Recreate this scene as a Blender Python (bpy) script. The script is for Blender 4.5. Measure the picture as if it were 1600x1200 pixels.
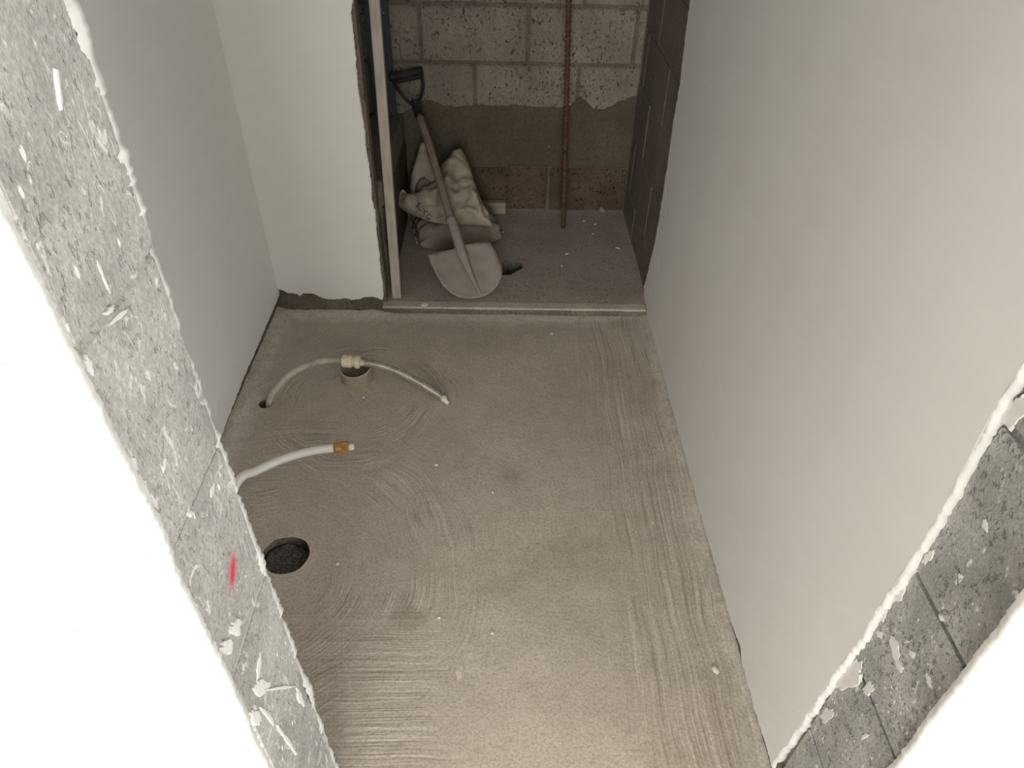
import bpy, bmesh, math, random
from mathutils import Vector, Matrix, noise as mnoise
from mathutils.geometry import delaunay_2d_cdt
from mathutils.bvhtree import BVHTree

for o in list(bpy.data.objects):
    bpy.data.objects.remove(o)
S = bpy.context.scene
COL = S.collection
random.seed(7)

# ------------------------------------------------------------------ camera
PITCH, YAW, ROLL, FPX, CAMH = 40.0173, 1.3895, 1.5328, 1107.46, 1.429
_p, _y, _r = (math.radians(a) for a in (PITCH, YAW, ROLL))
FW = Vector((math.sin(_y)*math.cos(_p), math.cos(_y)*math.cos(_p), -math.sin(_p)))
_rt = Vector((math.cos(_y), -math.sin(_y), 0)); _up = _rt.cross(FW)
RT = _rt*math.cos(_r) + _up*math.sin(_r)
UP = -_rt*math.sin(_r) + _up*math.cos(_r)
CAM = Vector((0, 0, CAMH))
cd = bpy.data.cameras.new('camera'); cam = bpy.data.objects.new('camera', cd); COL.objects.link(cam)
cam.matrix_world = Matrix(((RT.x, UP.x, -FW.x, 0), (RT.y, UP.y, -FW.y, 0), (RT.z, UP.z, -FW.z, CAMH), (0, 0, 0, 1)))
cd.sensor_fit = 'HORIZONTAL'; cd.sensor_width = 36.0; cd.lens = 36.0*FPX/1600.0
cd.clip_start = 0.02; cd.clip_end = 60
S.camera = cam

# ------------------------------------------------------------------ world, daylight, exposure
w = bpy.data.worlds.new('sky'); S.world = w; w.use_nodes = True
w.node_tree.nodes['Background'].inputs[0].default_value = (0.86, 0.93, 1.0, 1)
w.node_tree.nodes['Background'].inputs[1].default_value = 0.1
def area_light(name, loc, target, sx, sy, power, col):
    l = bpy.data.lights.new(name, 'AREA'); l.shape = 'RECTANGLE'; l.size = sx; l.size_y = sy
    l.energy = power; l.color = col
    o = bpy.data.objects.new(name, l); COL.objects.link(o); o.location = loc
    o.rotation_euler = (Vector(target)-Vector(loc)).to_track_quat('-Z', 'Y').to_euler()
    return o
P_BALCONY, P_REAR = 86.0, 122.0
# daylight of the space outside the doorway, behind the viewer: from its open side on the right and from its rear
area_light('balcony_right_offscreen', (2.38, -1.7, 1.25), (0.0, -0.2, 1.1), 2.2, 2.2, P_BALCONY, (0.97, 0.99, 1.0))
area_light('window_rear_offscreen', (-0.3, -2.98, 1.45), (0.0, 0, 1.2), 1.8, 1.6, P_REAR, (1.0, 0.99, 0.975))
S.view_settings.view_transform = 'Standard'; S.view_settings.look = 'None'
S.view_settings.gamma = 1.0; S.view_settings.use_curve_mapping = False
S.view_settings.exposure = 0.0

# ------------------------------------------------------------------ dimensions (metres)
XR, XL, YS, XN, XJ, YJ1, YJ2, YB, ZF = 0.521, -0.775, 2.111, -0.403, -0.293, 0.545, 0.381, 2.835, 0.03
CEIL = 2.70

def ray(px, py):
    return FW + RT*((px-800)/FPX) + UP*((600-py)/FPX)
def hit(px, py, ax, v):
    d = ray(px, py); k = 'xyz'.index(ax)
    return CAM + d*((v-CAM[k])/d[k])
def hitp(px, py, p0, n):
    d = ray(px, py)
    return CAM + d*((p0-CAM).dot(n)/d.dot(n))

# ------------------------------------------------------------------ object helpers
def tag(o, label=None, cat=None, group=None, kind=None):
    if label: o['label'] = label
    if cat: o['category'] = cat
    if group: o['group'] = group
    if kind: o['kind'] = kind
    return o
def empty(name, loc, label, cat, group=None):
    o = bpy.data.objects.new(name, None); COL.objects.link(o); o.location = loc
    o.empty_display_size = 0.05
    return tag(o, label, cat, group)
def mobj(name, verts, faces, mat, parent=None, smooth=False):
    off = Vector((0, 0, 0)); q_ = parent
    while q_: off += Vector(q_.location); q_ = q_.parent
    me = bpy.data.meshes.new(name)
    me.from_pydata([tuple(Vector(v)-off) for v in verts], [], faces)
    me.validate(); me.update()
    bm = bmesh.new(); bm.from_mesh(me); bmesh.ops.recalc_face_normals(bm, faces=bm.faces); bm.to_mesh(me); bm.free()
    if smooth:
        for p in me.polygons: p.use_smooth = True
    me.materials.append(mat)
    o = bpy.data.objects.new(name, me); COL.objects.link(o)
    if parent: o.parent = parent
    return o
def box_vf(lo, hi):
    x0, y0, z0 = lo; x1, y1, z1 = hi
    v = [(x0,y0,z0),(x1,y0,z0),(x1,y1,z0),(x0,y1,z0),(x0,y0,z1),(x1,y0,z1),(x1,y1,z1),(x0,y1,z1)]
    f = [(0,3,2,1),(4,5,6,7),(0,1,5,4),(1,2,6,5),(2,3,7,6),(3,0,4,7)]
    return v, f
def boxes(name, lst, mat, parent=None):
    V, F = [], []
    for lo, hi in lst:
        v, f = box_vf(lo, hi); n = len(V); V += v; F += [tuple(i+n for i in q) for q in f]
    return mobj(name, V, F, mat, parent)
_bcache = {}
def bevel_mesh(size, bev, mat):
    key = (tuple(round(s, 4) for s in size), bev, mat.name)
    if key not in _bcache:
        bm = bmesh.new(); bmesh.ops.create_cube(bm, size=1)
        bmesh.ops.scale(bm, vec=size, verts=bm.verts)
        bmesh.ops.bevel(bm, geom=list(bm.edges), offset=bev, segments=1, affect='EDGES')
        me = bpy.data.meshes.new('block'); bm.to_mesh(me); bm.free(); me.materials.append(mat)
        _bcache[key] = me
    return _bcache[key]
def block(parent, lo, hi, mat, bev=0.004, name='concrete_block', jit=0.0015, axis=1):
    size = [hi[i]-lo[i] for i in range(3)]
    o = bpy.data.objects.new(name, bevel_mesh(size, bev, mat)); COL.objects.link(o)
    c = [(hi[i]+lo[i])/2 for i in range(3)]
    c[axis] += random.uniform(-jit, jit)
    o.location = Vector(c)-Vector(parent.location)
    o.rotation_euler = [random.uniform(-.004, .004) for _ in range(3)]
    o.parent = parent
    return o
def catmull(pts, n=8):
    P = [Vector(p) for p in pts]; P = [2*P[0]-P[1]] + P + [2*P[-1]-P[-2]]
    out = []
    for i in range(1, len(P)-2):
        a, b, c, d = P[i-1:i+3]
        for k in range(n):
            t = k/n
            out.append(0.5*((2*b)+(c-a)*t+(2*a-5*b+4*c-d)*t*t+(3*b-a-3*c+d)*t**3))
    out.append(P[-2]); return out
def tube_vf(pts, rad, seg=12, rfun=None, caps=True, flat=None):
    P = [Vector(p) for p in pts]; n = len(P)
    R = rad if isinstance(rad, (list, tuple)) else [rad]*n
    T = [(P[min(i+1, n-1)]-P[max(i-1, 0)]).normalized() for i in range(n)]
    ref = Vector((0, 0, 1)) if abs(T[0].z) < .9 else Vector((1, 0, 0))
    N = (ref - T[0]*ref.dot(T[0])).normalized()
    V, F = [], []
    for i in range(n):
        N = (N - T[i]*N.dot(T[i])).normalized(); B = T[i].cross(N)
        for k in range(seg):
            a = 2*math.pi*k/seg
            r = R[i] if rfun is None else rfun(i, a, R[i])
            V.append(P[i] + (N*math.cos(a)+B*math.sin(a))*r)
    for i in range(n-1):
        for k in range(seg):
            F.append((i*seg+k, i*seg+(k+1) % seg, (i+1)*seg+(k+1) % seg, (i+1)*seg+k))
    if caps:
        F.append(tuple(range(seg-1, -1, -1))); F.append(tuple((n-1)*seg+k for k in range(seg)))
    return V, F
def tube(name, pts, rad, mat, parent, seg=12, **k):
    V, F = tube_vf(pts, rad, seg, **k)
    return mobj(name, V, F, mat, parent, smooth=True)
def autosmooth(o, ang=40):
    me = o.data; bm = bmesh.new(); bm.from_mesh(me)
    for e in bm.edges:
        if len(e.link_faces) == 2 and e.calc_face_angle(0) > math.radians(ang): e.smooth = False
    bm.to_mesh(me); bm.free()
    for p in me.polygons: p.use_smooth = True
    return o
def inside(pt, poly):
    x, y = pt; c = False; j = len(poly)-1
    for i in range(len(poly)):
        xi, yi = poly[i]; xj, yj = poly[j]
        if (yi > y) != (yj > y) and x < (xj-xi)*(y-yi)/(yj-yi)+xi: c = not c
        j = i
    return c
def resample(pts, step, closed=False):
    out = []; n = len(pts); m = n if closed else n-1
    for i in range(m):
        a = Vector(pts[i]); b = Vector(pts[(i+1) % n]); L = (b-a).length; k = max(1, int(round(L/step)))
        for q in range(k): out.append(tuple(a+(b-a)*(q/k)))
    if not closed: out.append(tuple(pts[-1]))
    return out
def edge_dist(pt, poly):
    best = 1e9; p = Vector(pt); n = len(poly)
    for i in range(n):
        a = Vector(poly[i]); b = Vector(poly[(i+1) % n]); d = b-a
        t = max(0, min(1, (p-a).dot(d)/max(d.length_squared, 1e-12)))
        best = min(best, (p-a-d*t).length)
    return best
def cdt(outline, holes=(), step=None, margin=0.5):
    """triangulated 2d region: returns points, triangles"""
    pts = [Vector(p) for p in outline]; edges = [(i, (i+1) % len(outline)) for i in range(len(outline))]
    for h in holes:
        b = len(pts); pts += [Vector(p) for p in h]; edges += [(b+i, b+(i+1) % len(h)) for i in range(len(h))]
    if step:
        xs = [p[0] for p in outline]; ys = [p[1] for p in outline]
        x = min(xs)+step/2; row = 0
        while x < max(xs):
            y = min(ys)+step/2 + (step/2 if row % 2 else 0)
            while y < max(ys):
                if inside((x, y), outline) and edge_dist((x, y), outline) > step*margin and \
                   all(not inside((x, y), h) and edge_dist((x, y), h) > step*margin for h in holes):
                    pts.append(Vector((x, y)))
                y += step
            x += step; row += 1
    r = delaunay_2d_cdt(pts, edges, [], 0, 1e-7)
    P = [tuple(v) for v in r[0]]; T = []
    for f in r[2]:
        c = (sum(P[i][0] for i in f)/3, sum(P[i][1] for i in f)/3)
        if inside(c, outline) and not any(inside(c, h) for h in holes): T.append(tuple(f))
    return P, T
def bound_edges(T):
    cnt = {}
    for f in T:
        for a, b in ((f[0], f[1]), (f[1], f[2]), (f[2], f[0])): cnt[(a, b)] = 1
    return [e for e in cnt if (e[1], e[0]) not in cnt]
def rough_edge(pts, amp, step=0.006, seed=0.0, freq=60):
    q = resample(pts, step); out = []
    for i, p in enumerate(q):
        a = Vector(q[max(i-1, 0)]); b = Vector(q[min(i+1, len(q)-1)]); d = (b-a).normalized(); n = Vector((-d.y, d.x))
        v = Vector((p[0]*freq, p[1]*freq, seed))
        k = 0.0 if i in (0, len(q)-1) else amp*(mnoise.noise(v*.35)*.9+mnoise.noise(v)*.7+mnoise.noise(v*2.7)*.6)
        out.append((p[0]+n.x*k, p[1]+n.y*k))
    return out
def sheet(name, segs, ax, face, back, mat, parent, inset=0.003, lip=0.0025, rim=None):
    """plaster coat with a ragged, broken rim. segs: [(points, rough amplitude)], on plane ax = face"""
    out = []; flag = []
    for i, (pts, amp) in enumerate(segs):
        q = rough_edge(pts, amp, step=.0042, seed=i*3.1+len(name), freq=85) if amp else resample(pts, .25)
        out += q[:-1]; flag += [amp > 0]*(len(q)-1)
    n = len(out)
    area = sum(out[i][0]*out[(i+1) % n][1]-out[(i+1) % n][0]*out[i][1] for i in range(n))
    if area < 0: out.reverse(); flag.reverse()
    k = 'xyz'.index(ax); oth = [i for i in range(3) if i != k]
    def to3(p, d):
        v = [0, 0, 0]; v[oth[0]] = p[0]; v[oth[1]] = p[1]; v[k] = d; return tuple(v)
    inn = []
    for i in range(n):
        if not flag[i]: continue
        a = Vector(out[i-1]); b = Vector(out[(i+1) % n]); d = (b-a).normalized(); nn = Vector((-d.y, d.x))
        p = Vector(out[i])+nn*inset*(1+.6*mnoise.noise(Vector((out[i][0]*50, out[i][1]*50, 2))))
        if inside(p, out) and edge_dist(p, out) > inset*.55: inn.append(tuple(p))
    pts = [Vector(p) for p in out]+[Vector(p) for p in inn]
    r = delaunay_2d_cdt(pts, [(i, (i+1) % n) for i in range(n)], [], 0, 1e-7)
    P = [tuple(v) for v in r[0]]; T = []
    for f in r[2]:
        c = (sum(P[i][0] for i in f)/3, sum(P[i][1] for i in f)/3)
        if inside(c, out): T.append(tuple(f))
    sgn = 1 if back > face else -1
    be = bound_edges(T); bset = {i for e in be for i in e}
    rset = set()
    for j, orig in enumerate(r[3]):
        if any(q < n and flag[q] for q in orig): rset.add(j)
    V = []
    for i, p in enumerate(P):
        d = face
        if i in bset and i in rset: d = face + sgn*lip*(.5+.25*mnoise.noise(Vector((p[0]*80, p[1]*80, 5))))
        elif i not in bset: d = face - sgn*.0008*(1+mnoise.noise(Vector((p[0]*45, p[1]*45, 8))))
        V.append(to3(p, d))
    F = list(T); m = {}; m2 = {}
    nrm = {i: Vector((0, 0)) for i in bset}
    for a, b in be:
        d = Vector(P[b])-Vector(P[a]); nn = Vector((d.y, -d.x)).normalized(); nrm[a] += nn; nrm[b] += nn
    def lay(i, d, k, seed):
        p = Vector(P[i])
        if i in rset: p = p+nrm[i].normalized()*(k*mnoise.noise(Vector((p.x*130, p.y*130, seed)))+(k*.4 if seed == 21 else -k*.8))
        return to3(p, d)
    for i in bset: m[i] = len(V); V.append(lay(i, face+(back-face)*(.5+.15*mnoise.noise(Vector((P[i][0]*90, P[i][1]*90, 11)))), .0012, 21))
    for i in bset: m2[i] = len(V); V.append(lay(i, back, .0016, 33))
    for a, b in be: F += [(b, a, m[a], m[b]), (m[b], m[a], m2[a], m2[b])]
    o = mobj(name, V, F, mat, parent)
    if rim:
        o.data.materials.append(rim); nv = len(P)
        for pl in o.data.polygons:
            if any(i >= nv or (i in bset and i in rset) for i in pl.vertices) and (any(i >= nv for i in pl.vertices) or pl.area < 4e-5): pl.material_index = 1; pl.use_smooth = True
    return o

# ------------------------------------------------------------------ material helpers
def srgb(r, g, b):
    f = lambda c: (c/255/12.92) if c/255 <= .04045 else ((c/255+.055)/1.055)**2.4
    return (f(r), f(g), f(b), 1)
class NT:
    def __init__(s, name):
        s.m = bpy.data.materials.new(name); s.m.use_nodes = True; s.t = s.m.node_tree; s.b = s.t.nodes['Principled BSDF']
    def n(s, ty, **kw):
        nd = s.t.nodes.new(ty)
        for k, v in kw.items(): setattr(nd, k, v)
        return nd
    def put(s, sock, v):
        if isinstance(v, bpy.types.NodeSocket): s.t.links.new(v, sock)
        else: sock.default_value = v
    def pos(s, obj=False):
        if obj: return s.n('ShaderNodeTexCoord').outputs['Object']
        return s.n('ShaderNodeNewGeometry').outputs['Position']
    def math(s, op, a, b=0.0, c=0.0, clamp=False):
        nd = s.n('ShaderNodeMath', operation=op, use_clamp=clamp)
        for i, v in enumerate((a, b, c)): s.put(nd.inputs[i], v)
        return nd.outputs[0]
    def vmath(s, op, a, b=(0, 0, 0)):
        nd = s.n('ShaderNodeVectorMath', operation=op); s.put(nd.inputs[0], a); s.put(nd.inputs[1], b)
        return nd.outputs['Value'] if op in ('DOT_PRODUCT', 'LENGTH', 'DISTANCE') else nd.outputs[0]
    def scale(s, v, k): return s.vmath('MULTIPLY', v, k if isinstance(k, tuple) else (k, k, k))
    def noise(s, v, sc=5, det=4, rough=.55, dist=0.0):
        nd = s.n('ShaderNodeTexNoise'); s.put(nd.inputs['Vector'], v)
        nd.inputs['Scale'].default_value = sc; nd.inputs['Detail'].default_value = det
        nd.inputs['Roughness'].default_value = rough; nd.inputs['Distortion'].default_value = dist
        return nd.outputs['Fac']
    def voro(s, v, sc=20, feat='F1'):
        nd = s.n('ShaderNodeTexVoronoi', feature=feat); s.put(nd.inputs['Vector'], v); nd.inputs['Scale'].default_value = sc
        return nd
    def rng(s, v, a, b, c=0.0, d=1.0, smooth=True):
        nd = s.n('ShaderNodeMapRange'); nd.interpolation_type = 'SMOOTHSTEP' if smooth else 'LINEAR'
        s.put(nd.inputs[0], v)
        for i, q in enumerate((a, b, c, d)): nd.inputs[1+i].default_value = q
        return nd.outputs[0]
    def mix(s, f, a, b, mode='MIX'):
        nd = s.n('ShaderNodeMix', data_type='RGBA', blend_type=mode); s.put(nd.inputs[0], f); s.put(nd.inputs[6], a); s.put(nd.inputs[7], b)
        return nd.outputs[2]
    def ellipse(s, p, c, u, v, ru, rv, soft=.5):
        d = s.vmath('SUBTRACT', p, tuple(c))
        a = s.math('DIVIDE', s.vmath('DOT_PRODUCT', d, tuple(u)), ru); b = s.math('DIVIDE', s.vmath('DOT_PRODUCT', d, tuple(v)), rv)
        r = s.math('SQRT', s.math('ADD', s.math('MULTIPLY', a, a), s.math('MULTIPLY', b, b)))
        return s.rng(r, 1.0, 1.0-soft, 0, 1)
    def done(s, col, rough=.85, bump=None, strength=.3, dist=.002, metal=0.0, spec=.3):
        s.put(s.b.inputs['Base Color'], col); s.put(s.b.inputs['Roughness'], rough); s.put(s.b.inputs['Metallic'], metal)
        s.b.inputs['Specular IOR Level'].default_value = spec
        if bump is not None:
            bn = s.n('ShaderNodeBump'); bn.inputs['Strength'].default_value = strength; bn.inputs['Distance'].default_value = dist
            s.put(bn.inputs['Height'], bump); s.t.links.new(bn.outputs[0], s.b.inputs['Normal'])
        return s.m

def mat_plaster(name, c1, c2, marks=None, speck=True):
    t = NT(name); p = t.pos()
    f = t.noise(p, 1.7, 3); col = t.mix(t.rng(f, .3, .7), c1, c2)
    tr = t.noise(t.scale(p, (3, 3, 14)), 2.2, 4)
    col = t.mix(t.rng(tr, .35, .75, 0, .25), col, (c2[0]*1.05, c2[1]*1.05, c2[2]*1.05, 1))
    if speck:
        v = t.voro(t.vmath('ADD', t.scale(p, (1, 1, .5)), (3.3, 1.7, .4)), 9)
        sp = t.math('MULTIPLY', t.rng(v.outputs['Distance'], .03, .015), t.rng(t.noise(p, 2.3, 2), .55, .62))
        col = t.mix(sp, col, srgb(70, 62, 55))
    if marks: col = marks(t, p, col)
    h = t.math('ADD', t.math('MULTIPLY', t.noise(p, 25, 4), .5), t.math('MULTIPLY', t.noise(p, 4, 2), 1.0))
    return t.done(col, .8, h, .12, .004, spec=.25)
def mat_concrete(name, c1, c2, pit=.35, pale=.25, sc=1.0, rough=.95, pitc=None, bump=.6, marks=None, splash=None):
    t = NT(name); p = t.pos()
    col = t.mix(t.rng(t.noise(p, 6*sc, 6, .65), .32, .68), c1, c2)
    fine = t.noise(p, 130*sc, 3, .6)
    col = t.mix(t.rng(fine, .35, .7, .35, 0), col, (c1[0]*.5, c1[1]*.5, c1[2]*.5, 1))
    pn = t.noise(t.scale(p, (1, 1, .75)), 95*sc, 3, .6)
    pits = t.math('MULTIPLY', t.rng(pn, .57, .66), t.rng(t.noise(p, 9*sc, 2), .3, .52))
    if pit: col = t.mix(t.math('MULTIPLY', pits, pit), col, pitc or (c1[0]*.25, c1[1]*.25, c1[2]*.25, 1))
    v = t.voro(p, 26*sc)
    dots = t.math('MULTIPLY', t.rng(v.outputs['Distance'], .07, .04), t.rng(t.noise(p, 7, 1), .58, .64))
    if pale: col = t.mix(t.math('MULTIPLY', dots, pale*2.5, clamp=True), col, srgb(205, 198, 185))
    if splash: col = splash(t, p, col)
    if marks: col = marks(t, p, col)
    h = t.math('SUBTRACT', t.math('ADD', t.math('MULTIPLY', fine, .6), t.noise(p, 22*sc, 4)), t.math('MULTIPLY', pits, .9))
    return t.done(col, rough, h, bump, .004, spec=.15)
def plain(name, col, rough=.6, metal=0.0, var=.25, sc=30, obj=True, spec=.3, bump=.15, dark=None, stretch=(1, 1, 1)):
    t = NT(name); p = t.scale(t.pos(obj), stretch)
    f = t.noise(p, sc, 5)
    d = dark or tuple(c*(1-var*1.6) for c in col[:3])+(1,)
    return t.done(t.mix(t.rng(f, .35, .72), col, d), rough, t.noise(p, sc*2.2, 3), bump, .002, metal=metal, spec=spec)

# ------------------------------------------------------------------ setting materials
def red_mark(t, p, col):
    c = hit(365, 893, 'x', XJ); a = hit(366, 855, 'x', XJ); b = hit(361, 933, 'x', XJ)
    u = (b-a).normalized(); v = Vector((1, 0, 0)).cross(u)
    m = t.ellipse(p, c, u, v, (b-a).length*.56, .0125, .85)
    m = t.math('MULTIPLY', m, t.rng(t.noise(p, 140, 2), .25, .5, .55, 1))
    return t.mix(m, col, srgb(226, 52, 88))
def pink_line(t, p, col):
    a = hit(-40, 532, 'y', YJ2); b = hit(34, 589, 'y', YJ2); u = (b-a).normalized(); v = Vector((0, 1, 0)).cross(u)
    col = t.mix(t.math('MULTIPLY', t.ellipse(p, (a+b)/2, u, v, (b-a).length/2, .0016, .7), .6), col, srgb(200, 80, 95))
    for x0, y0, x1, y1, wd in ((190, 803, 214, 808, .004), (215, 862, 250, 870, .003), (55, 968, 72, 972, .003), (110, 980, 135, 985, .003), (178, 966, 182, 966, .0015)):
        a = hit(x0, y0, 'y', YJ2); b = hit(x1, y1, 'y', YJ2); u = (b-a).normalized(); v = Vector((0, 1, 0)).cross(u)
        m = t.math('MULTIPLY', t.ellipse(p, (a+b)/2, u, v, (b-a).length/2+.002, wd, .8), t.rng(t.noise(p, 110, 2), .4, .6))
        col = t.mix(t.math('MULTIPLY', m, .7), col, srgb(120, 110, 100))
    a = hit(225, 880, 'y', YJ2)
    return t.mix(t.math('MULTIPLY', t.ellipse(p, a, (1, 0, 0), (0, 0, 1), .03, .035, .9), .25), col, srgb(170, 150, 115))
def splash_left(t, p, col):
    s1 = t.noise(t.scale(p, (1, 1, .7)), 48, 4, .6, .8)
    m = t.rng(s1, .60, .68, 0, .6)
    n = t.noise(t.scale(p, (1, 3.0, .5)), 16, 3, .6, .8)
    ridge = t.rng(t.math('ABSOLUTE', t.math('SUBTRACT', n, .5)), .012, .0, 0, .7)
    ridge = t.math('MULTIPLY', ridge, t.rng(t.noise(p, 5, 1), .5, .6))
    col = t.mix(t.math('MAXIMUM', m, ridge), col, srgb(242, 240, 236))
    v = t.voro(t.scale(p, (1, 1, .45)), 70)
    d = t.math('MULTIPLY', t.rng(v.outputs['Distance'], .2, .12), t.rng(t.noise(p, 12, 2), .54, .6))
    return t.mix(d, col, srgb(242, 240, 236))
def splash_right(t, p, col):
    v = t.voro(t.vmath('ADD', t.scale(p, (1, 1, .4)), t.scale(t.n('ShaderNodeTexNoise').outputs['Color'], .0)), 60)
    d = t.math('MULTIPLY', t.rng(v.outputs['Distance'], .22, .12), t.rng(t.noise(p, 15, 2), .5, .56))
    fl = t.rng(t.noise(t.scale(p, (1, 1, .5)), 95, 3, .6, .8), .63, .68)
    d = t.math('MAXIMUM', d, t.math('MULTIPLY', fl, t.rng(t.noise(p, 10, 2), .4, .55)))
    v2 = t.voro(t.vmath('ADD', t.scale(p, (1, 1, .6)), (2.3, 4.1, .7)), 110)
    d2 = t.math('MULTIPLY', t.rng(v2.outputs['Distance'], .22, .14), t.rng(t.noise(p, 14, 2), .52, .58))
    col = t.mix(t.math('MAXIMUM', d, d2), col, srgb(225, 222, 212))
    return t.mix(t.math('MULTIPLY', t.rng(t.noise(p, 22, 5, .65), .56, .68), .4), col, srgb(160, 155, 148))

M_plaster = mat_plaster('wall_plaster', srgb(228, 225, 220), srgb(234, 232, 227))
M_plaster_out = mat_plaster('outer_wall_plaster', srgb(228, 225, 220), srgb(234, 232, 227), marks=pink_line, speck=False)
M_plaster_white = mat_plaster('outer_wall_plaster_plain', srgb(228, 225, 220), srgb(234, 232, 227), speck=False)
M_sub = mat_concrete('raw_cement', srgb(104, 95, 84), srgb(128, 118, 105), pit=.6, pale=.3)
M_back = mat_concrete('pitted_concrete_block', srgb(128, 120, 109), srgb(150, 141, 129), pit=.85, pale=.5)
M_backmortar = mat_concrete('dark_mortar', srgb(100, 92, 82), srgb(124, 115, 104), pit=.5, pale=0)
M_low = mat_concrete('stained_concrete_block', srgb(84, 71, 59), srgb(108, 93, 78), pit=.9, pale=.3)
M_render = mat_concrete('smooth_cement_render', srgb(88, 80, 67), srgb(102, 92, 78), pit=.15, pale=.1, bump=.2, sc=.6)
M_side = mat_concrete('smooth_concrete_block', srgb(122, 112, 102), srgb(138, 127, 117), pit=.2, pale=.3, bump=.25, sc=.7)
M_sidemortar = mat_concrete('pale_mortar', srgb(138, 128, 117), srgb(158, 148, 136), pit=.2, pale=0)
M_jambL = mat_concrete('dusty_concrete_block', srgb(166, 163, 158), srgb(198, 195, 190), pit=.28, pale=.3, sc=1.5, marks=red_mark, splash=splash_left, bump=.5)
M_jambR = mat_concrete('grey_concrete_block', srgb(160, 158, 153), srgb(196, 194, 189), pit=.5, pale=.2, sc=1.6, splash=splash_right, bump=.7)
M_mortar = mat_concrete('jamb_mortar', srgb(176, 172, 166), srgb(200, 196, 190), pit=.3, pale=.2, splash=splash_left)
M_mortarR = mat_concrete('jamb_mortar_grey', srgb(140, 136, 130), srgb(166, 162, 155), pit=.4, pale=.2, splash=splash_right)
M_white = plain('white_plaster_splash', srgb(226, 224, 219), .7, var=.06, obj=False)
M_rim = plain('cream_plaster_rim', srgb(226, 223, 217), .8, var=.10, sc=60, obj=False, bump=.5)
M_hole = plain('cement_soil', srgb(112, 102, 92), .95, var=.3, sc=60, obj=False, bump=.6)

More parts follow.
